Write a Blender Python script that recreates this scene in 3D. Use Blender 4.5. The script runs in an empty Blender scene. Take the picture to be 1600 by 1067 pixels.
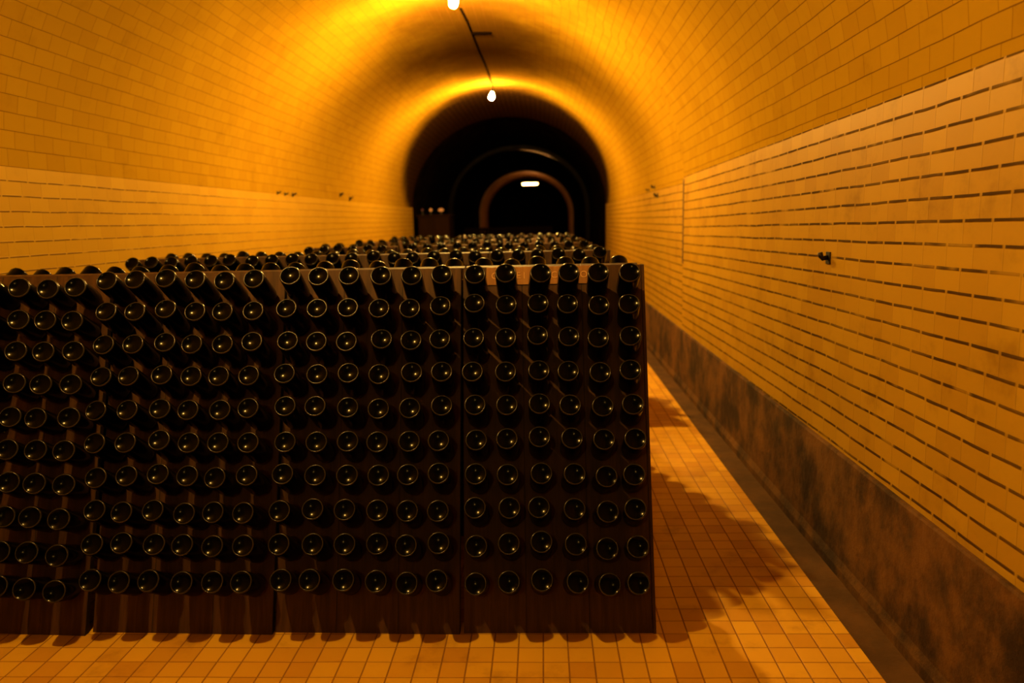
import bpy, bmesh, math, random
import numpy as np
from mathutils import Vector, Matrix
random.seed(7)
SC = bpy.context.scene
COL = SC.collection
D2R = math.pi/180

# ------------------------------------------------------------------ camera
H = 1.70
YAW, PITCH, ROLL = 2.368*D2R, 8.877*D2R, 1.288*D2R
FPX, CX, CY = 1200.0, 800.0, 533.5
_F = Vector((-math.sin(YAW)*math.cos(PITCH), math.cos(YAW)*math.cos(PITCH), -math.sin(PITCH)))
_R0 = Vector((math.cos(YAW), math.sin(YAW), 0)); _U0 = _R0.cross(_F)
_R = _R0*math.cos(ROLL) - _U0*math.sin(ROLL)
_U = _R0*math.sin(ROLL) + _U0*math.cos(ROLL)
cd = bpy.data.cameras.new('camera'); cam = bpy.data.objects.new('camera', cd); COL.objects.link(cam)
M3 = Matrix((_R, _U, -_F)).transposed()
cam.matrix_world = Matrix.Translation((0, 0, H)) @ M3.to_4x4()
cd.sensor_fit = 'HORIZONTAL'; cd.sensor_width = 36; cd.lens = 36*FPX/1600
cd.clip_end = 200; cd.clip_start = 0.05
cd.dof.use_dof = True; cd.dof.focus_distance = 3.05; cd.dof.aperture_fstop = 1.8
SC.camera = cam

def ray(px, py):
    return _R*((px-CX)/FPX) - _U*((py-CY)/FPX) + _F
def hit_x(px, py, x):
    v = ray(px, py); return Vector((0, 0, H)) + v*(x/v.x)
def hit_z(px, py, z):
    v = ray(px, py); return Vector((0, 0, H)) + v*((z-H)/v.z)
def hit_y(px, py, y):
    v = ray(px, py); return Vector((0, 0, H)) + v*(y/v.y)

# ------------------------------------------------------------------ world, exposure
w = bpy.data.worlds.new('world'); SC.world = w; w.use_nodes = True
w.node_tree.nodes['Background'].inputs[0].default_value = (0, 0, 0, 1)
w.node_tree.nodes['Background'].inputs[1].default_value = 0
vs = SC.view_settings
vs.view_transform = 'Standard'; vs.look = 'None'; vs.gamma = 1.0; vs.use_curve_mapping = False
vs.exposure = 0.0
SC.cycles.caustics_reflective = False; SC.cycles.caustics_refractive = False
SC.cycles.max_bounces = 6; SC.cycles.diffuse_bounces = 4; SC.cycles.glossy_bounces = 4
SC.cycles.sample_clamp_indirect = 4.0

# lamp glow (the only light in the place): colour and radiance of each hanging bulb
LAMP_RGB = (1.0, 0.56, 0.11)
LAMPS = [  # y, radiance
    (-9.0, 200.0), (-3.5, 1300.0), (1.9, 4800.0), (7.5, 10500.0), (13.0, 9300.0)]
LAMP_X, OVER_X = -0.77, -1.55
FAR_LAMP_L = 100.0

# ------------------------------------------------------------------ node helpers
class NT:
    def __init__(s, name):
        s.m = bpy.data.materials.new(name); s.m.use_nodes = True
        s.t = s.m.node_tree; s.n = s.t.nodes; s.l = s.t.links
        s.b = s.n['Principled BSDF']
    def put(s, node, i, v):
        if isinstance(v, bpy.types.NodeSocket): s.l.new(v, node.inputs[i])
        elif v is not None: node.inputs[i].default_value = v
    def math(s, op, a, b=None, c=None, clamp=False):
        n = s.n.new('ShaderNodeMath'); n.operation = op; n.use_clamp = clamp
        s.put(n, 0, a); s.put(n, 1, b); s.put(n, 2, c); return n.outputs[0]
    def step(s, x, lo, hi, a=0.0, b=1.0):
        n = s.n.new('ShaderNodeMapRange'); n.interpolation_type = 'SMOOTHSTEP'
        s.put(n, 0, x); s.put(n, 1, lo); s.put(n, 2, hi); s.put(n, 3, a); s.put(n, 4, b); return n.outputs[0]
    def mix(s, f, a, b):
        n = s.n.new('ShaderNodeMix'); n.data_type = 'RGBA'
        s.put(n, 0, f); s.put(n, 6, a); s.put(n, 7, b); return n.outputs[2]
    def uv(s):
        n = s.n.new('ShaderNodeUVMap'); n.uv_map = 'UVMap'; return n.outputs[0]
    def obj(s):
        return s.n.new('ShaderNodeTexCoord').outputs['Object']
    def sep(s, v):
        n = s.n.new('ShaderNodeSeparateXYZ'); s.put(n, 0, v); return n.outputs
    def comb(s, x=0.0, y=0.0, z=0.0):
        n = s.n.new('ShaderNodeCombineXYZ'); s.put(n, 0, x); s.put(n, 1, y); s.put(n, 2, z); return n.outputs[0]
    def noise(s, v, scale, detail=3.0, rough=0.55):
        n = s.n.new('ShaderNodeTexNoise'); s.put(n, 'Vector', v); s.put(n, 'Scale', scale)
        s.put(n, 'Detail', detail); s.put(n, 'Roughness', rough); return n.outputs[0]
    def white(s, v):
        n = s.n.new('ShaderNodeTexWhiteNoise'); n.noise_dimensions = '3D'; s.put(n, 'Vector', v); return n.outputs[0]
    def scl(s, v, x, y, z):
        n = s.n.new('ShaderNodeVectorMath'); n.operation = 'MULTIPLY'; s.put(n, 0, v); s.put(n, 1, (x, y, z)); return n.outputs[0]
    def bump(s, h, strength, dist):
        n = s.n.new('ShaderNodeBump'); s.put(n, 'Height', h); s.put(n, 'Strength', strength); s.put(n, 'Distance', dist); return n.outputs[0]
    def out(s, color=None, rough=None, normal=None, spec=None, metal=None):
        s.put(s.b, 'Base Color', color); s.put(s.b, 'Roughness', rough); s.put(s.b, 'Normal', normal)
        s.put(s.b, 'Specular IOR Level', spec); s.put(s.b, 'Metallic', metal); return s.m
def rgb(r, g, b): return (r, g, b, 1.0)
def plain(name, c, rough=0.6, metal=0.0, spec=0.5):
    return NT(name).out(rgb(*c), rough, None, spec, metal)
def glow(name, c, strength):
    k = NT(name); k.put(k.b, 'Specular IOR Level', 0.0); k.put(k.b, 'Base Color', rgb(0, 0, 0)); k.put(k.b, 'Emission Color', rgb(*c)); k.put(k.b, 'Emission Strength', strength)
    return k.m

def tile_mat(name, w_, h_, jh, jv, tile, tile2, joint, hs=1.0, vs_=0.5, offset=0.5, rough=0.35, bump=0.6, dirt=0.35, voff=0.0, uoff=0.0, spec=0.4, dash=0.0, soot=None, crown=None):
    """coursed tiles on UV metres: w_ x h_ tile, jh / jv joint widths (m)"""
    k = NT(name); u, v, _ = k.sep(k.uv())
    big = k.noise(k.uv(), 1.3, 4.0)
    wob = k.math('MULTIPLY', k.math('SUBTRACT', k.noise(k.uv(), 2.2, 2.0), 0.5), 0.012)
    vv = k.math('DIVIDE', k.math('ADD', k.math('ADD', v, wob), voff), h_)
    row = k.math('FLOOR', vv); fv = k.math('FRACT', vv)
    shift = k.math('MULTIPLY', k.math('FRACT', k.math('MULTIPLY', row, 0.5)), 2*offset)
    rowr = k.white(k.comb(row, 3.3, 1.0))
    if offset: shift = k.math('ADD', shift, k.math('MULTIPLY', rowr, 0.22))
    uu = k.math('ADD', k.math('DIVIDE', k.math('ADD', u, uoff), w_), shift)
    cu = k.math('FLOOR', uu); fu = k.math('FRACT', uu)
    rnd = k.white(k.comb(cu, row, 0.5))
    fj = k.math('MULTIPLY', k.math('ADD', 0.75, k.math('MULTIPLY', k.noise(k.uv(), 7.0, 2.0), 0.5)), jh/h_)
    hm = k.math('SUBTRACT', 1.0, k.step(fv, k.math('MULTIPLY', fj, 0.55), fj))
    vm0 = k.math('MINIMUM', fu, k.math('SUBTRACT', 1.0, fu))
    vm = k.math('SUBTRACT', 1.0, k.step(vm0, 0.25*jv/w_, 0.6*jv/w_))
    if dash:
        hm = k.math('MULTIPLY', hm, k.step(vm0, 0.02, 0.02+dash, 0.15, 1.0))
        hm = k.math('MULTIPLY', hm, k.step(k.noise(k.uv(), 4.0, 2.0), 0.30, 0.42, 0.35, 1.0))
    hv = k.math('MULTIPLY', k.step(big, 0.3, 0.6, 0.65, 1.0), hs)
    mask = k.math('MAXIMUM', k.math('MULTIPLY', hm, hv), k.math('MULTIPLY', vm, vs_), clamp=True)
    c = k.mix(k.math('POWER', k.white(k.comb(cu, row, 9.0)), 1.6), rgb(*tile), rgb(*tile2))
    d = k.step(k.noise(k.uv(), 3.5, 5.0, 0.65), 0.52, 0.8, 0.0, dirt)
    c = k.mix(d, c, rgb(tile2[0]*0.45, tile2[1]*0.40, tile2[2]*0.35))
    if crown:    # patchy crown soot, which also paints in the dimness between the lamps
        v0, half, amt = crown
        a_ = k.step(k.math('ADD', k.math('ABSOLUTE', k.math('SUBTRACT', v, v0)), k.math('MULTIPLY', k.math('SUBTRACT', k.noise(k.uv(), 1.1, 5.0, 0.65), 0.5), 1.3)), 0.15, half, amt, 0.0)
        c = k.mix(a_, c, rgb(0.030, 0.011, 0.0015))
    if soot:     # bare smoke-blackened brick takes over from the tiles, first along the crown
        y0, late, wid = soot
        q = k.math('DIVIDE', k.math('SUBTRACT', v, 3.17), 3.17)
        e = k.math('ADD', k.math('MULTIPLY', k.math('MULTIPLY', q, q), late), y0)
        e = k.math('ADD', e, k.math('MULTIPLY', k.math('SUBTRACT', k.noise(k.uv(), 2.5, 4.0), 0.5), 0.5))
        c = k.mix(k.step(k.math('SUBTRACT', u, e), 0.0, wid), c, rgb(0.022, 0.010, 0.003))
    c = k.mix(mask, c, rgb(*joint))
    hgt = k.math('ADD', k.math('SUBTRACT', 1.0, mask), k.math('MULTIPLY', rnd, 0.25))
    return k.out(c, k.math('ADD', rough, k.math('MULTIPLY', mask, 0.4)), k.bump(hgt, bump, 0.006), spec)

def rock_mat(name, c1, c2, rough, scale, bump, spec=0.5):
    k = NT(name); o = k.obj()
    n = k.noise(o, scale, 6.0, 0.65)
    c = k.mix(k.step(n, 0.35, 0.68), rgb(*c1), rgb(*c2))
    return k.out(c, rough, k.bump(k.noise(o, scale*3, 5.0, 0.7), bump, 0.03), spec)

def wood_mat(name, c1, c2, plank=0.265, spec=0.25):
    k = NT(name); o = k.obj(); x, y, z = k.sep(o)
    px = k.math('ADD', k.math('DIVIDE', x, plank), 0.5); pi = k.math('FLOOR', px); pf = k.math('FRACT', px)
    edge = k.math('MINIMUM', pf, k.math('SUBTRACT', 1.0, pf))
    seam = k.math('SUBTRACT', 1.0, k.step(edge, 0.004, 0.012))
    r = k.white(k.comb(pi, 2.0, 4.0))
    g = k.noise(k.comb(k.math('ADD', k.math('MULTIPLY', x, 26.0), k.math('MULTIPLY', r, 31.0)), k.math('MULTIPLY', y, 5.0), k.math('MULTIPLY', z, 1.6)), 1.6, 5.0, 0.6)
    c = k.mix(k.step(g, 0.3, 0.72), rgb(*c1), rgb(*c2))
    c = k.mix(k.math('MULTIPLY', r, 0.35), c, rgb(c1[0]*0.6, c1[1]*0.55, c1[2]*0.5))
    c = k.mix(k.math('MULTIPLY', seam, 0.85), c, rgb(0.012, 0.006, 0.003))
    return k.out(c, 0.6, k.bump(k.math('SUBTRACT', g, seam), 0.35, 0.004), spec)

# ------------------------------------------------------------------ object helpers
def obj(name, bm, mat, parent=None, smooth=False, loc=None):
    me = bpy.data.meshes.new(name); bm.to_mesh(me); bm.free()
    if smooth:
        for p in me.polygons: p.use_smooth = True
    if mat: me.materials.append(mat)
    o = bpy.data.objects.new(name, me); COL.objects.link(o)
    if parent: o.parent = parent
    if loc: o.location = loc
    return o
def thing(name, label, cat, loc=(0, 0, 0), rotz=0.0, group=None):
    o = bpy.data.objects.new(name, None); COL.objects.link(o); o.empty_display_size = 0.1
    o.location = loc; o.rotation_euler = (0, 0, rotz); tag(o, label, cat, group); return o
def tag(o, label, cat, group=None, kind=None):
    o['label'] = label; o['category'] = cat
    if group: o['group'] = group
    if kind: o['kind'] = kind
    return o
def struct(o, label=None, cat=None):
    o['kind'] = 'structure'
    if label: o['label'] = label; o['category'] = cat
    return o
def add_box(bm, lo, hi, bevel=0.0):
    r = bmesh.ops.create_cube(bm, size=1.0)
    c = [(a+b)/2 for a, b in zip(lo, hi)]; s = [b-a for a, b in zip(lo, hi)]
    for v in r['verts']: v.co = Vector((v.co.x*s[0]+c[0], v.co.y*s[1]+c[1], v.co.z*s[2]+c[2]))
    if bevel:
        es = list({e for v in r['verts'] for e in v.link_edges})
        bmesh.ops.bevel(bm, geom=es, offset=bevel, segments=2, profile=0.5, affect='EDGES')
    return bm
def add_lathe(bm, prof, seg, mat=Matrix.Identity(4)):
    rings = []
    for r, z in prof:
        if r < 1e-6: rings.append([bm.verts.new(mat @ Vector((0, 0, z)))])
        else: rings.append([bm.verts.new(mat @ Vector((r*math.cos(2*math.pi*i/seg), r*math.sin(2*math.pi*i/seg), z))) for i in range(seg)])
    for a, b in zip(rings, rings[1:]):
        for i in range(seg):
            j = (i+1) % seg
            if len(a) == 1 and len(b) == 1: continue
            if len(a) == 1: bm.faces.new((a[0], b[j], b[i]))
            elif len(b) == 1: bm.faces.new((a[i], a[j], b[0]))
            else: bm.faces.new((a[i], a[j], b[j], b[i]))
    return bm
def add_tube(bm, pts, r, seg=10):
    pts = [Vector(p) for p in pts]; rings = []
    for i, p in enumerate(pts):
        t = (pts[min(i+1, len(pts)-1)] - pts[max(i-1, 0)]).normalized()
        s = t.cross(Vector((0, 0, 1)) if abs(t.z) < 0.9 else Vector((1, 0, 0))).normalized(); q = s.cross(t)
        rings.append([bm.verts.new(p + (s*math.cos(2*math.pi*k/seg) + q*math.sin(2*math.pi*k/seg))*r) for k in range(seg)])
    for a, b in zip(rings, rings[1:]):
        for k in range(seg): bm.faces.new((a[k], a[(k+1) % seg], b[(k+1) % seg], b[k]))
    bm.faces.new(rings[0][::-1]); bm.faces.new(rings[-1])
    bmesh.ops.recalc_face_normals(bm, faces=bm.faces[:]); return bm
def sheet(name, sect, ys, mat, thick=0.0):
    """sweep a cross-section [(x, z, v)] along y; UV = (y, v) in metres"""
    bm = bmesh.new(); uvl = bm.loops.layers.uv.new('UVMap')
    grid = [[(bm.verts.new((x, y, z)), v) for x, z, v in (sect(y) if callable(sect) else sect)] for y in ys]
    for a, b, y0, y1 in zip(grid, grid[1:], ys, ys[1:]):
        for i in range(len(a)-1):
            f = bm.faces.new((a[i][0], a[i+1][0], b[i+1][0], b[i][0]))
            for lp, uvv in zip(f.loops, ((y0, a[i][1]), (y0, a[i+1][1]), (y1, b[i+1][1]), (y1, b[i][1]))): lp[uvl].uv = uvv
    return obj(name, bm, mat, smooth=True)

# measured centres of the bottle bases, racks of the front row from right to left
PX_R = [[(742, 428), (790, 426), (845, 426), (889, 425), (935, 425), (984, 425)], [(741, 473), (791, 475), (841, 473), (887, 474), (936, 476), (983, 474)], [(740, 527), (790, 527), (840, 523), (889, 525), (935, 527), (985, 524)], [(738, 580), (790, 580), (842, 578), (888, 579), (938, 581), (985, 577)], [(742, 632), (792, 632), (843, 630), (891, 632), (942, 634), (989, 631)], [(744, 687), (792, 685), (843, 682), (894, 684), (944, 686), (993, 685)], [(743, 740), (793, 741), (846, 739), (898, 740), (948, 744), (991, 741)], [(742, 793), (796, 793), (842, 792), (898, 795), (950, 799), (993, 795)], [(744, 853), (795, 849), (846, 846), (900, 850), (949, 857), (997, 854)], [(743, 912), (795, 909), (847, 906), (903, 909), (953, 913), (998, 911)]]
PX_M = [[(453, 430), (497, 431), (545, 430), (595, 430), (643, 430), (690, 428)], [(447, 481), (495, 481), (543, 480), (592, 481), (640, 481), (688, 477)], [(449, 532), (494, 533), (541, 533), (596, 529), (642, 531), (687, 529)], [(444, 583), (495, 584), (544, 582), (592, 584), (643, 581), (690, 580)], [(445, 634), (492, 634), (543, 636), (591, 638), (640, 637), (690, 633)], [(445, 690), (494, 690), (543, 689), (589, 690), (639, 689), (685, 688)], [(441, 740), (492, 742), (542, 742), (591, 742), (637, 741), (685, 739)], [(436, 798), (488, 795), (538, 796), (589, 797), (636, 798), (684, 798)], [(435, 850), (488, 850), (538, 850), (589, 849), (634, 852), (685, 848)], [(438, 906), (483, 906), (536, 906), (587, 908), (635, 911), (682, 907)]]
PX_L = [[(166, 438), (210, 436), (258, 434), (304, 436), (350, 438), (396, 435)], [(165, 486), (210, 486), (258, 482), (304, 486), (347, 486), (395, 485)], [(161, 538), (207, 537), (257, 534), (299, 537), (347, 537), (393, 533)], [(157, 588), (200, 587), (252, 585), (298, 587), (341, 587), (388, 586)], [(149, 641), (198, 640), (249, 638), (293, 640), (343, 640), (387, 637)], [(147, 692), (195, 691), (248, 687), (294, 691), (340, 691), (387, 691)], [(149, 746), (197, 743), (246, 740), (292, 743), (335, 746), (385, 742)], [(147, 797), (189, 800), (238, 797), (287, 802), (332, 800), (379, 801)], [(143, 850), (189, 848), (240, 850), (284, 851), (331, 853), (379, 852)], [(140, 906), (185, 909), (231, 907), (283, 910), (331, 909), (376, 909)]]
PX_F = [[(29, 449), (74, 451), (117, 448)], [(28, 499), (70, 500), (112, 501)], [(24, 548), (67, 549), (114, 548)], [(22, 598), (63, 600), (110, 600)], [(15, 651), (55, 653), (107, 652)], [(10, 702), (55, 703), (99, 704)], [(12, 753), (53, 755), (99, 757)], [(5, 807), (46, 808), (91, 811)], [(-3, 862), (41, 863), (88, 868)], [(-7, 916), (37, 920), (84, 924)]]
# ------------------------------------------------------------------ materials
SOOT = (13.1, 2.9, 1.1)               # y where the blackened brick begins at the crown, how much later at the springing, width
M_TILE_R = tile_mat('glazed_wall_tile', 0.168, 0.082, 0.0125, 0.006, (0.36, 0.205, 0.012), (0.31, 0.168, 0.009), (0.030, 0.012, 0.003), 0.95, 0.16, 0.5, 0.45, 0.7, 0.62, voff=0.004, dash=0.05, spec=0.04)
M_TILE_L = tile_mat('glazed_wall_tile_left', 0.168, 0.081, 0.010, 0.006, (0.38, 0.225, 0.012), (0.35, 0.20, 0.010), (0.06, 0.026, 0.007), 0.85, 0.15, 0.5, 0.5, 0.5, 0.25, dash=0.04, spec=0.03, voff=0.054)
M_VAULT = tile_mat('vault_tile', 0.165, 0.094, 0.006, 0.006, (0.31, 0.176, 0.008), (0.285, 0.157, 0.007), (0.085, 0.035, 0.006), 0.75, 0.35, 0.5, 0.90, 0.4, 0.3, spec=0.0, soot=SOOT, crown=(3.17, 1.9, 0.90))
M_FLOOR = tile_mat('floor_tile', 0.0995, 0.1035, 0.007, 0.007, (0.62, 0.335, 0.018), (0.48, 0.225, 0.011), (0.16, 0.055, 0.010), 0.8, 0.8, 0.0, 0.45, 0.5, 0.75, voff=0.03, uoff=0.02, spec=0.25)
M_PLINTH = rock_mat('stained_cement', (0.018, 0.007, 0.002), (0.125, 0.052, 0.009), 0.75, 3.2, 0.35, 0.2)
M_GUTTER = rock_mat('gutter_cement', (0.055, 0.023, 0.005), (0.09, 0.038, 0.008), 0.8, 4.0, 0.3, 0.2)
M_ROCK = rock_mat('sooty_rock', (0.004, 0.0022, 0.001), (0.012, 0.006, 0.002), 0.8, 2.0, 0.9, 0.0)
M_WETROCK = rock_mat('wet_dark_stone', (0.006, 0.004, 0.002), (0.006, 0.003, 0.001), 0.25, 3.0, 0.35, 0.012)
M_PLASTER = rock_mat('old_plaster', (0.30, 0.15, 0.05), (0.42, 0.22, 0.07), 0.7, 2.5, 0.3, 0.3)
M_WOOD = wood_mat('rack_wood', (0.068, 0.027, 0.005), (0.030, 0.0105, 0.002), 0.263)
M_BOARD = wood_mat('pale_board', (0.34, 0.16, 0.04), (0.22, 0.095, 0.024), 0.9)
M_BOX = wood_mat('crate_and_shaded_rack_wood', (0.016, 0.006, 0.002), (0.010, 0.004, 0.001), 0.3, 0.02)
M_CABLE = plain('cable_rubber', (0.004, 0.002, 0.001), 0.9, 0.0, 0.0)
M_GLASS = plain('dark_bottle_glass', (0.0006, 0.0007, 0.0004), 0.15, 0.0, 0.08)
M_HEEL = plain('frosted_lit_heel_glass', (0.016, 0.012, 0.008), 0.25, 0.0, 0.35)
M_IRON = plain('dark_iron', (0.02, 0.014, 0.010), 0.5, 0.8)
M_BLACK = plain('black_plastic', (0.012, 0.010, 0.008), 0.5)
M_CARVE = plain('carved_wood', (0.52, 0.27, 0.08), 0.6)
M_BULBS = [glow('lamp_glow', LAMP_RGB, p) for _, p in LAMPS]
M_TUBE = glow('tube_glow', (1.0, 0.40, 0.09), FAR_LAMP_L)
M_SMALL = glow('small_lamp_glow', (1.0, 0.30, 0.045), 0.6)

# ------------------------------------------------------------------ the tunnel
XL, XR, XG = -2.85, 1.42, 1.235
AX, AR, AV = (XL+XR)/2, (XR-XL)/2, 1.90
Y0, YE, YZ, YJ = -14.0, 17.2, 62.0, 7.85
ZL = 2.05
def zr(y):
    return 2.10 + 0.012*(YJ-y) if y < YJ else 2.04
def vault(y):
    a = []; s = 0.0; N = 48; last = None
    for i in range(N+1):
        t = math.pi*(1 - i/N); zs = ZL + (zr(y)-ZL)*i/N
        p = (AX + AR*math.cos(t), zs + AV*math.sin(t))
        if last: s += math.hypot(p[0]-last[0], p[1]-last[1])
        a.append((p[0], p[1], s)); last = p
    return a
ys = [Y0, -8, -3, 0, 3, 6, YJ-0.001, YJ+0.001, 11, 14, YE]
struct(sheet('wall_left', [(XL, 0.0, 0.0), (XL, 1.0, 1.0), (XL, ZL, ZL)], ys, M_TILE_L))
struct(sheet('wall_right', lambda y: [(XR, zr(y), 0.0), (XR, 1.2, zr(y)-1.2), (XR, 0.0, zr(y))], ys, M_TILE_R))
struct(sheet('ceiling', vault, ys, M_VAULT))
# dark mortar seam where the tiling of the right wall steps
struct(obj('trim_1', add_box(bmesh.new(), (XR-0.006, YJ-0.022, 1.24), (XR+0.01, YJ+0.012, 2.075)), plain('seam_mortar', (0.05, 0.02, 0.006), 0.8)))
bm = bmesh.new(); uvl = bm.loops.layers.uv.new('UVMap')
vs4 = [bm.verts.new(c) for c in ((XL-0.1, Y0, 0), (XG, Y0, 0), (XG, YE, 0), (XL-0.1, YE, 0))]
f = bm.faces.new(vs4)
for lp in f.loops: lp[uvl].uv = (lp.vert.co.x, lp.vert.co.y)
r = bmesh.ops.extrude_face_region(bm, geom=[f])
bmesh.ops.translate(bm, vec=(0, 0, -0.06), verts=[g for g in r['geom'] if isinstance(g, bmesh.types.BMVert)])
bmesh.ops.recalc_face_normals(bm, faces=bm.faces[:])
struct(obj('floor', bm, M_FLOOR))
struct(obj('trim_2', add_box(bmesh.new(), (XG, Y0, -0.07), (XR+0.05, YE, -0.012)), M_GUTTER))
def sweep_y(name, prof, y0, y1, mat):
    bm = bmesh.new(); n = 24; rows = []
    for k in range(n+1):
        y = y0 + (y1-y0)*k/n; rows.append([bm.verts.new((x, y, z)) for x, z in prof])
    for a, b in zip(rows, rows[1:]):
        for i in range(len(prof)):
            j = (i+1) % len(prof); bm.faces.new((a[i], a[j], b[j], b[i]))
    bm.faces.new(rows[0]); bm.faces.new(rows[-1][::-1])
    bmesh.ops.recalc_face_normals(bm, faces=bm.faces[:]); return obj(name, bm, mat)
struct(sweep_y('baseboard_right', [(XR+0.01, 0.572), (XR-0.016, 0.572), (XR-0.02, 0.562), (XR-0.02, 0.07), (XR-0.034, 0.03), (XR-0.036, -0.013), (XR+0.01, -0.013)], Y0, YE, M_PLINTH))
struct(sweep_y('baseboard_left', [(XL-0.01, 0.572), (XL+0.016, 0.572), (XL+0.02, 0.56), (XL+0.02, 0.0), (XL-0.01, 0.0)], Y0, YE, M_PLINTH))
# the unlined bore beyond the tiles, its ribs, and the two ends
def bore(off, zmax=0.0):
    p = [(XL-off, 0.0)] + [(XL-off, 1.0)]
    for i in range(41):
        t = math.pi*(1-i/40); p.append((AX + (AR+off)*math.cos(t), 2.05 + (AV+off)*math.sin(t)))
    return p + [(XR+off, 1.0), (XR+off, 0.0)]
def uvsect(p):
    s = 0.0; o = [(p[0][0], p[0][1], 0.0)]
    for a, b in zip(p, p[1:]):
        s += math.hypot(a[0]-b[0], a[1]-b[1]); o.append((b[0], b[1], s))
    return o
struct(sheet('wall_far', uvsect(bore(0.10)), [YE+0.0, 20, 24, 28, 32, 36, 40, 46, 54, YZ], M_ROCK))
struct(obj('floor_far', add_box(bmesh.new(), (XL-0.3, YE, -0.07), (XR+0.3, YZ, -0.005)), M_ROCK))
def ring(name, y0, y1, inn, out, mat):
    bm = bmesh.new(); A, B = bore(inn), bore(out); R = []
    for (xa, za), (xb, zb) in zip(A, B):
        R.append([bm.verts.new(c) for c in ((xb, y0, zb), (xa, y0, za), (xa, y1, za), (xb, y1, zb))])
    for a, b in zip(R, R[1:]):
        for i in range(4): bm.faces.new((a[i], a[(i+1) % 4], b[(i+1) % 4], b[i]))
    bm.faces.new(R[0]); bm.faces.new(R[-1][::-1])
    bmesh.ops.recalc_face_normals(bm, faces=bm.faces[:]); return struct(obj(name, bm, mat))
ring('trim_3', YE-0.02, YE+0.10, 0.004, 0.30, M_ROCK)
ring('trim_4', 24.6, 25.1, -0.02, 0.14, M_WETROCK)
ring('trim_5', 37.0, 42.5, 0.05, 0.14, M_PLASTER)
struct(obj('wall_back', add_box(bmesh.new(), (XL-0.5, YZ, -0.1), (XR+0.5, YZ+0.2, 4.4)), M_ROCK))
struct(obj('wall_front', add_box(bmesh.new(), (XL-0.5, Y0-0.2, -0.1), (XR+0.5, Y0, 4.4)), M_PLASTER))

# ------------------------------------------------------------------ hanging lamps and their cable
def crown(x, y): return 2.06 + AV*math.sqrt(max(0, 1-((x-AX)/AR)**2))
def hanging_lamp(y, lx, mat, label):
    zc = crown(lx, y)
    t = thing('ceiling_lamp', label, 'lamp', (lx, y, zc), 0, 'bulbs along the crown of the vault')
    tilt = Matrix.Translation((0, 0, -0.165)) @ Matrix.Rotation(0.16, 4, 'Y')
    bulb = [(0, -0.125), (0.018, -0.122), (0.033, -0.108), (0.041, -0.085), (0.040, -0.062), (0.030, -0.036), (0.019, -0.016), (0.016, 0.0), (0, 0.0)]
    obj('bulb', add_lathe(bmesh.new(), bulb, 12, tilt), mat, t, True)
    obj('socket', add_lathe(bmesh.new(), [(0, -0.004), (0.022, -0.004), (0.026, 0.01), (0.026, 0.05), (0.016, 0.062), (0, 0.062)], 14, tilt), M_BLACK, t, True)
    bm = add_tube(bmesh.new(), [(0.01, 0, -0.112), (0.012, 0, -0.06), (0, 0, 0.0)], 0.009)
    add_lathe(bm, [(0, -0.018), (0.045, -0.018), (0.05, 0.0), (0.05, 0.01), (0, 0.01)], 16)
    obj('ceiling_mount', bm, M_IRON, t)
    return t
for i, (y, _) in enumerate(LAMPS):
    if LAMPS[i][1] > 0:
        hanging_lamp(y, OVER_X if i == 2 else LAMP_X, M_BULBS[i], ['bare bulb on the vault far behind the viewer', 'bare bulb on the vault behind the viewer', 'bare bulb on the vault above the front racks, over the picture',
                                 'bare glowing bulb nearer the viewer, at top edge of the picture', 'bare glowing bulb farther in, above where tunnel turns dark'][i])
cz = 3.945
pts = [hit_z(px, py, cz - 0.006*(k % 2)) for k, (px, py) in enumerate(((719, 12), (730, 33), (741, 60), (748, 78), (757, 98), (763, 114), (768, 129)))]
cable = tag(obj('electric_cable', add_tube(bmesh.new(), pts, 0.016, 8), M_CABLE, smooth=True), 'dark cable clipped along vault crown between the two bulbs', 'cable')
bm = add_box(bmesh.new(), (-0.80, 9.6, 3.915), (-0.56, 9.66, 3.955), 0.006)
obj('cable_clip', bm, M_CABLE, cable)
t = thing('tube_lamp', 'glowing strip light under the far dark arch', 'lamp', (-0.53, 38.2, 3.85))
tb = Matrix.Rotation(math.pi/2, 4, 'Y')
obj('tube', add_lathe(bmesh.new(), [(0, -0.36), (0.035, -0.36), (0.035, 0.36), (0, 0.36)], 12, Matrix.Translation((0, 0, -0.36)) @ tb), M_TUBE, t, True)
bm = add_box(bmesh.new(), (-0.40, -0.05, -0.32), (0.40, 0.05, -0.26), 0.01)
for sx in (-0.3, 0.3): add_tube(bm, [(sx, 0, -0.27), (sx, 0, 0.02)], 0.012)
for sx in (-0.385, 0.36): add_box(bm, (sx, -0.03, -0.40), (sx+0.025, 0.03, -0.31))
obj('fitting', bm, M_IRON, t)

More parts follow.
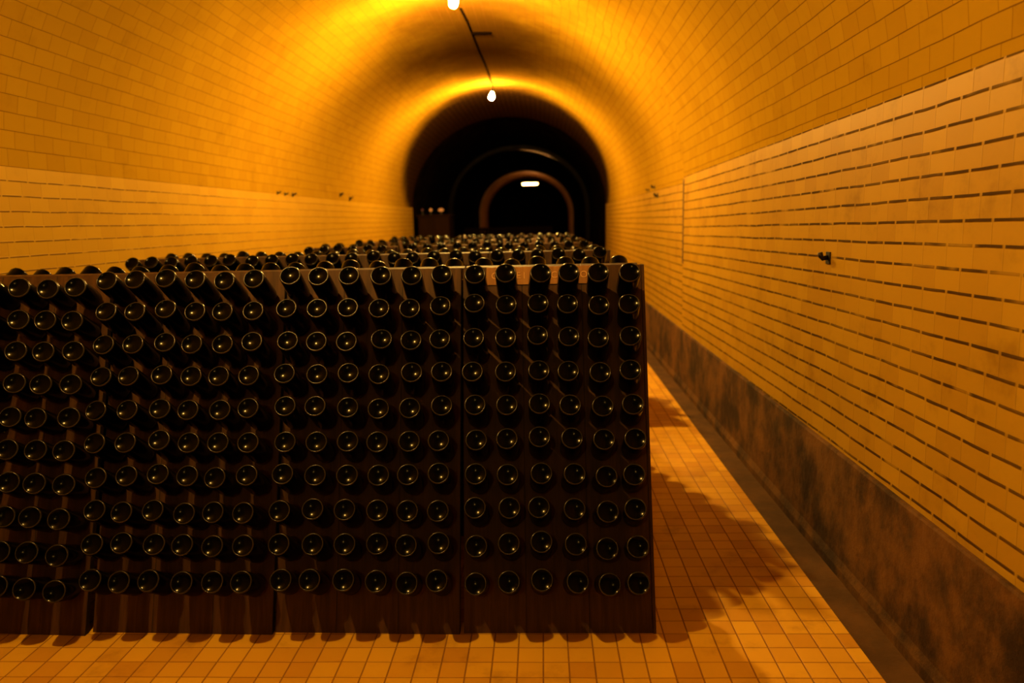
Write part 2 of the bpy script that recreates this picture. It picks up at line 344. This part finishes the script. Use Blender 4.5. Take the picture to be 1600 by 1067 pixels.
# ------------------------------------------------------------------ riddling racks
LEAN = 0.2962; LC = math.sqrt(1+LEAN*LEAN); TOP = 1.50; HALF = 0.52; PITCH_X = 0.13; CELLS = 6; ROWS = 10
Z0, DZ = 0.186, 0.1323               # height of the lowest hole, rise per row
def y_face(z): return -HALF + LEAN*z
def panel_mesh():
    bm = bmesh.new()
    def P(x, z): return bm.verts.new((x, y_face(z), z))
    xs = [-0.394] + [(j-3)*PITCH_X for j in range(1, 6)] + [0.394]
    zs = [Z0 + (i-0.5)*DZ for i in range(ROWS+1)]
    for j in range(6):
        bm.faces.new((P(xs[j], 0), P(xs[j+1], 0), P(xs[j+1], zs[0]), P(xs[j], zs[0])))
        bm.faces.new((P(xs[j], zs[-1]), P(xs[j+1], zs[-1]), P(xs[j+1], TOP), P(xs[j], TOP)))
        for i in range(ROWS):
            cx, cz = (j-2.5)*PITCH_X, Z0 + i*DZ; n = 16; rad = 0.027
            ring_ = [P(cx + rad*math.cos(2*math.pi*(k-2)/n), cz + rad/LC*math.sin(2*math.pi*(k-2)/n)) for k in range(n)]
            cor = [P(xs[j+1], zs[i]), P(xs[j+1], zs[i+1]), P(xs[j], zs[i+1]), P(xs[j], zs[i])]
            for q in range(4):
                arc = [ring_[(q*4+k) % n] for k in range(5)]
                bm.faces.new([cor[q], cor[(q+1) % 4]] + arc[::-1])
    bmesh.ops.remove_doubles(bm, verts=bm.verts[:], dist=1e-5)
    bmesh.ops.recalc_face_normals(bm, faces=bm.faces[:])
    bm.faces.ensure_lookup_table()
    if bm.faces[0].normal.y > 0: bmesh.ops.reverse_faces(bm, faces=bm.faces[:])
    bmesh.ops.solidify(bm, geom=bm.faces[:], thickness=0.024)
    bmesh.ops.recalc_face_normals(bm, faces=bm.faces[:])
    me = bpy.data.meshes.new('panel'); bm.to_mesh(me); bm.free(); me.materials.append(M_WOOD); return me
PANEL = panel_mesh()
RIDGE = bpy.data.meshes.new('ridge_bar'); bm = add_box(bmesh.new(), (-0.388, -0.079, 1.39), (0.388, 0.079, 1.44)); bm.to_mesh(RIDGE); bm.free(); RIDGE.materials.append(M_WOOD)
RAIL = bpy.data.meshes.new('side_rail'); bm = bmesh.new()
for z0, z1 in ((0.0, TOP),):
    vs8 = [bm.verts.new((x, y_face(z)+dy, z)) for z in (z0, z1) for x, dy in ((-0.006, -0.004), (0.006, -0.004), (0.006, 0.030), (-0.006, 0.030))]
    for q in ((0, 1, 2, 3), (7, 6, 5, 4), (0, 4, 5, 1), (1, 5, 6, 2), (2, 6, 7, 3), (3, 7, 4, 0)): bm.faces.new([vs8[i] for i in q])
bmesh.ops.recalc_face_normals(bm, faces=bm.faces[:]); bm.to_mesh(RAIL); bm.free(); RAIL.materials.append(M_WOOD)
def part(name, me, parent, rotz=0.0, loc=(0, 0, 0)):
    o = bpy.data.objects.new(name, me); COL.objects.link(o); o.parent = parent; o.rotation_euler = (0, 0, rotz); o.location = loc; return o
def rack(x, y, phi, label, group):
    t = thing('riddling_rack', label, 'wine rack', (x, y, 0), phi, group)
    fp = part('front_panel', PANEL, t); part('rear_panel', PANEL, t, math.pi); part('ridge_bar', RIDGE, t)
    return t, fp
XCOL = [0.042, -0.752, -1.543, -2.333]
XBACK = [0.042, -0.80, -1.72]
def XR_(ri, ci): return XCOL[ci] if ri < 2 else XBACK[ci]
PHI = [0.0, -1.2*D2R, -1.6*D2R, -3.0*D2R]
WHICH = ['rightmost', 'second from right', 'third from right', 'leftmost']
WHICH3 = ['rightmost', 'middle', 'leftmost']
YROW = [3.50, 5.18, 7.00, 8.90, 11.0]
RN = ['front', 'second', 'third', 'fourth', 'fifth']
FRONT = []
for ri, yc in enumerate(YROW):
    for ci in range(4 if ri < 2 else 3):
        lab = 'wooden A-frame bottle rack, %s in %s row' % (WHICH3[ci] if ri > 1 else WHICH[ci], ('the '+RN[ri]) if ri else 'the front')
        t, fp = rack(XR_(ri, ci), yc, PHI[ci] if ri == 0 else 0.0, lab + (', pale top board with carved letters' if ri == 0 and ci == 0 else ''), 'bottle racks in rows down the tunnel')
        if ri == 0: FRONT.append(t)
        if ci == 0:   # the strip that closes the open end beside the aisle
            part('side_rail', RAIL, t, 0, (0.4005, 0, 0))
SHADED = {}  # far-rack meshes in darker wood: the lack of light put into colour
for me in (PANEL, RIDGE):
    c_ = me.copy(); c_.materials[0] = M_BOX; SHADED[me.name] = c_
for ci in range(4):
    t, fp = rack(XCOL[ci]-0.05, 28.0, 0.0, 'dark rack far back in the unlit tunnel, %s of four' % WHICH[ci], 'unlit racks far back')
    for q in t.children: q.data = SHADED[q.data.name]
# carved letters on the top board of the right front rack (only what shows between the bottles)
bm = bmesh.new()
vs8 = [bm.verts.new((x, y_face(z)+dy, z)) for z in (1.424, TOP) for x, dy in ((-0.29, -0.005), (0.195, -0.005), (0.195, 0.002), (-0.29, 0.002))]
for q in ((0, 1, 2, 3), (7, 6, 5, 4), (0, 4, 5, 1), (1, 5, 6, 2), (2, 6, 7, 3), (3, 7, 4, 0)): bm.faces.new([vs8[i] for i in q])
bmesh.ops.recalc_face_normals(bm, faces=bm.faces[:])
BOARD = obj('name_board', bm, M_BOARD, FRONT[0]); BOARD['label'] = 'pale worn name board with letters'
bm = bmesh.new()
for txt, lx, lz, sz in (('C', -0.254, 1.462, 0.042), ('E', -0.148, 1.462, 0.042), ('I', -0.122, 1.462, 0.042), ('I', -0.014, 1.462, 0.042), ('C', 0.010, 1.462, 0.042), ('O', 0.141, 1.462, 0.042)):
    cu = bpy.data.curves.new('t', 'FONT'); cu.body = txt; cu.size = sz; cu.align_x = 'CENTER'; cu.align_y = 'CENTER'; cu.extrude = 0.0008
    o = bpy.data.objects.new('t', cu); COL.objects.link(o); bpy.context.view_layer.update()
    me = bpy.data.meshes.new_from_object(o.evaluated_get(bpy.context.evaluated_depsgraph_get()))
    me.transform(Matrix.Translation((lx, y_face(lz)-0.0062, lz)) @ Matrix.Rotation(math.pi/2 - math.atan(LEAN), 4, 'X'))
    bm.from_mesh(me); bpy.data.objects.remove(o); bpy.data.curves.remove(cu); bpy.data.meshes.remove(me)
obj('lettering', bm, M_CARVE, BOARD)

# ------------------------------------------------------------------ bottles
def bottle_profile():
    RS = 0.086; p = []
    for k in range(0, 11):            # the hollow of the base: a cap of a sphere
        r = 0.0385*k/10; p.append((r, math.sqrt(RS*RS-r*r) - math.sqrt(RS*RS-0.0385**2) + 0.0012))
    p += [(0.0395, 0.0004), (0.0408, 0.0), (0.0424, 0.0006), (0.0438, 0.0022), (0.0449, 0.005), (0.0455, 0.010), (0.0457, 0.018), (0.0457, 0.165)]
    for k in range(1, 8):
        a = k/7; p.append((0.0457 - (0.0457-0.0185)*(a*a*(3-2*a))**0.9, 0.165 + 0.065*a))
    return p + [(0.0150, 0.285), (0.0172, 0.287), (0.0172, 0.300), (0.0, 0.300)]
PROF = bottle_profile()
bm = add_lathe(bmesh.new(), PROF, 40); bmesh.ops.recalc_face_normals(bm, faces=bm.faces[:])
BOTTLE = bpy.data.meshes.new('bottle'); bm.to_mesh(BOTTLE); bm.free(); BOTTLE.materials.append(M_GLASS); BOTTLE.materials.append(M_HEEL)
for p in BOTTLE.polygons:
    p.use_smooth = True
    rr = math.hypot(p.center.x, p.center.y)
    if p.center.z < 0.004 and 0.0395 < rr < 0.0443: p.material_index = 1     # worn standing ring, lightened to imitate light caught in the glass edge
BA, BL = 33*D2R, 0.21                 # how far the bottles point down, length outside the board
def frame(x, y, phi): return Matrix.Translation((x, y, 0)) @ Matrix.Rotation(phi, 4, 'Z')
def hole(j, i): z = Z0 + (9-i)*DZ; return Vector(((j-2.5)*PITCH_X, y_face(z)+0.004, z))
def nominal(j, i, rnd):
    h = hole(j, i); return h + Vector((rnd.gauss(0, 0.004), -BL*math.cos(BA), BL*math.sin(BA) + rnd.gauss(0, 0.005)))
def pose(base, h):
    d = (h-base).normalized(); return Matrix.Translation(base) @ d.to_track_quat('Z', 'Y').to_matrix().to_4x4() @ Matrix.Rotation(random.uniform(0, 6.28), 4, 'Z')
def bottle(mw, label, group):
    o = bpy.data.objects.new('wine_bottle', BOTTLE); COL.objects.link(o); o.matrix_world = mw; return tag(o, label, 'bottle', group)
ORD = ['first', 'second', 'third', 'fourth', 'fifth', 'sixth', 'seventh', 'eighth', 'ninth', 'lowest']
ROWW = ['top'] + ORD[1:9] + ['bottom']
COLW = ['leftmost', 'second from left', 'third from left', 'third from right', 'second from right', 'rightmost']
rnd = random.Random(11)
REST = []
TABLE = {0: PX_R, 1: PX_M, 2: PX_L, 3: PX_F}
def put(ri, ci, j, i, rear, lone):
    fr = frame(XR_(ri, ci), YROW[ri], PHI[ci] if ri == 0 else 0.0)
    b = None
    if ri == 0 and not rear:
        row = TABLE[ci][i]; k = j - (6-len(row))
        if k >= 0:                    # lean of each front bottle as measured on the photograph
            inv = fr.inverted(); o = inv @ Vector((0, 0, H)); v = inv.to_3x3() @ ray(*row[k])
            s = (-HALF - 0.12 - 0.3*LEAN + LEAN*o.z - o.y)/(v.y - LEAN*v.z); b = o + v*s
        else: lone = False
    if b is None: b = nominal(j, i, rnd)
    h = hole(j, i)
    if rear: fr = fr @ Matrix.Rotation(math.pi, 4, 'Z')
    mw = fr @ pose(b, h)
    if not lone: REST.append(mw); return
    jj = 5-j if rear else j
    if rear: lab = 'bottle base behind %s %s-row rack, top row, %s' % (WHICH3[ci] if ri > 1 else WHICH[ci], RN[ri], COLW[jj])
    else: lab = 'dark bottle, %s row, %s, in %s %s-row rack' % (ROWW[i], COLW[jj], WHICH3[ci] if ri > 1 else WHICH[ci], RN[ri])
    bottle(mw, lab, 'bottles on the %s row of racks' % RN[ri])
for ri in range(5):
    for ci in range(4 if ri < 2 else 3):
        for rear in (False, True):
            for i in range(ROWS):
                for j in range(CELLS):
                    lone = (ri == 0 and not rear) or (i == 0 and ri < 3)
                    if ri == 0 and rear and ci == 3 and j > 2: lone = False
                    put(ri, ci, j, i, rear, lone)
# every further bottle of the rows behind, too many and too small to tell apart
SEG = 12; prof2 = [(0.0, 0.011), (0.02, 0.0085), (0.0385, 0.0012), (0.0408, 0.0), (0.0438, 0.0022), (0.0455, 0.010), (0.0457, 0.165), (0.036, 0.195), (0.020, 0.228), (0.0150, 0.300), (0.0, 0.300)]
bm = add_lathe(bmesh.new(), prof2, SEG); bmesh.ops.recalc_face_normals(bm, faces=bm.faces[:])
bm.verts.ensure_lookup_table(); bv = np.array([v.co[:] for v in bm.verts]); bf = [[v.index for v in f.verts] for f in bm.faces]; bm.free()
av = np.concatenate([bv @ np.array(m.to_3x3()).T + np.array(m.translation) for m in REST])
lens = np.array([len(f) for f in bf]); flat = np.concatenate([np.array(f) for f in bf]); nR = len(REST)
me = bpy.data.meshes.new('bottles'); me.vertices.add(len(av)); me.vertices.foreach_set('co', av.ravel())
li = (flat[None, :] + (np.arange(nR)*len(bv))[:, None]).ravel(); ls = np.tile(lens, nR)
me.loops.add(len(li)); me.loops.foreach_set('vertex_index', li.astype(np.int32))
me.polygons.add(len(ls)); me.polygons.foreach_set('loop_start', np.concatenate([[0], np.cumsum(ls)[:-1]]).astype(np.int32))
me.polygons.foreach_set('use_smooth', np.ones(len(ls), dtype=bool)); me.update(calc_edges=True); me.validate()
me.materials.append(M_GLASS)
o = bpy.data.objects.new('wine_bottles', me); COL.objects.link(o)
tag(o, 'mass of small bottle bases on the back rows of racks', 'bottles', None, 'stuff')

# ------------------------------------------------------------------ small fittings on the walls
def hook(p, side, size, label, group=None):
    t = thing('wall_hook', label, 'hook', p, 0, group); s = -1 if side == 'right' else 1
    obj('plate', add_box(bmesh.new(), (min(0, s*0.006), -size*0.5, -size*0.6), (max(0, s*0.006), size*0.5, size*0.5), 0.001), M_IRON, t)
    obj('peg', add_tube(bmesh.new(), [(s*0.004, 0, 0), (s*0.03, 0, -size*0.1), (s*(0.028+size*0.2), 0, size*0.10), (s*(0.03+size*0.25), 0, size*0.45)], size*0.22), M_IRON, t, True)
hook(hit_x(1295, 402, XR), 'right', 0.055, 'dark iron peg in right wall tiles, nearest the viewer')
for px, py, sz, lb in ((1014, 297, 0.04, 'small iron hook high on right wall, farthest of three'), (1023, 292, 0.05, 'small iron hook high on right wall, middle of three'), (1028, 305, 0.06, 'iron hook on right wall, lowest of three')):
    hook(hit_x(px, py, XR), 'right', sz, lb, 'hooks on the right wall')
for px, py, sz, lb in ((433, 301, 0.035, 'small iron hook on left wall, first of five from left'), (445, 303, 0.035, 'small iron hook on left wall, second of five from left'), (457, 304, 0.045, 'small iron hook on left wall, third of five from left'),
                       (531, 304, 0.06, 'small iron hook on left wall, fourth of five from left'), (546, 310, 0.06, 'small iron hook on left wall, nearest the dark bore')):
    hook(hit_x(px, py, XL), 'left', sz, lb, 'hooks on the left wall')
# tall dark crate and little lamps in the gloom at the end of the left wall
t = thing('storage_cabinet', 'tall dark wooden cabinet in the gloom beyond the left wall', 'cabinet', (-2.47, 18.2, -0.005))
obj('body', add_box(bmesh.new(), (-0.36, -0.45, 0.06), (0.36, 0.45, 1.86), 0.01), M_BOX, t)
obj('plinth', add_box(bmesh.new(), (-0.34, -0.42, 0.0), (0.34, 0.42, 0.07)), M_BLACK, t)
obj('top', add_box(bmesh.new(), (-0.39, -0.48, 1.86), (0.39, 0.48, 1.90), 0.008), M_BOX, t)
for nm, sx in (('door', -0.18), ('door', 0.18)):
    d = obj(nm, add_box(bmesh.new(), (sx-0.172, -0.468, 0.10), (sx+0.172, -0.448, 1.83), 0.004), M_BOX, t)
    obj('handle', add_tube(bmesh.new(), [(sx*0.2, -0.468, 0.9), (sx*0.2, -0.49, 0.92), (sx*0.2, -0.49, 1.03), (sx*0.2, -0.468, 1.05)], 0.007), M_IRON, d)
for px, rad, lab in ((660, 0.026, 'dim small lamp on the dark cabinet, leftmost of three'), (673, 0.036, 'round small glowing lamp on dark cabinet, middle of three'), (689, 0.038, 'wide small glowing lamp on the dark cabinet, rightmost of three')):
    p = hit_y(px, 328, 18.0)
    t = thing('small_lamp', lab, 'lamp', (p.x, 18.0, 1.895), 0, 'small lamps on the cabinet')
    hgt = p.z - 1.895
    sx = 1.7 if px == 689 else 1.0
    m_ = M_SMALL if px != 660 else glow('dim_lamp_glow', (1.0, 0.22, 0.08), 0.12)
    obj('globe', add_lathe(bmesh.new(), [(0, -rad)] + [(rad*sx*math.cos(a*math.pi/10), rad*math.sin(a*math.pi/10)) for a in range(-4, 5)] + [(0, rad)], 16, Matrix.Translation((0, 0, hgt))), m_, t, True)
    obj('stand', add_lathe(bmesh.new(), [(0, 0), (0.04, 0), (0.042, 0.012), (0.014, 0.02), (0.014, max(0.03, hgt-rad*0.8)), (0, max(0.03, hgt-rad*0.8))], 12), M_BLACK, t)
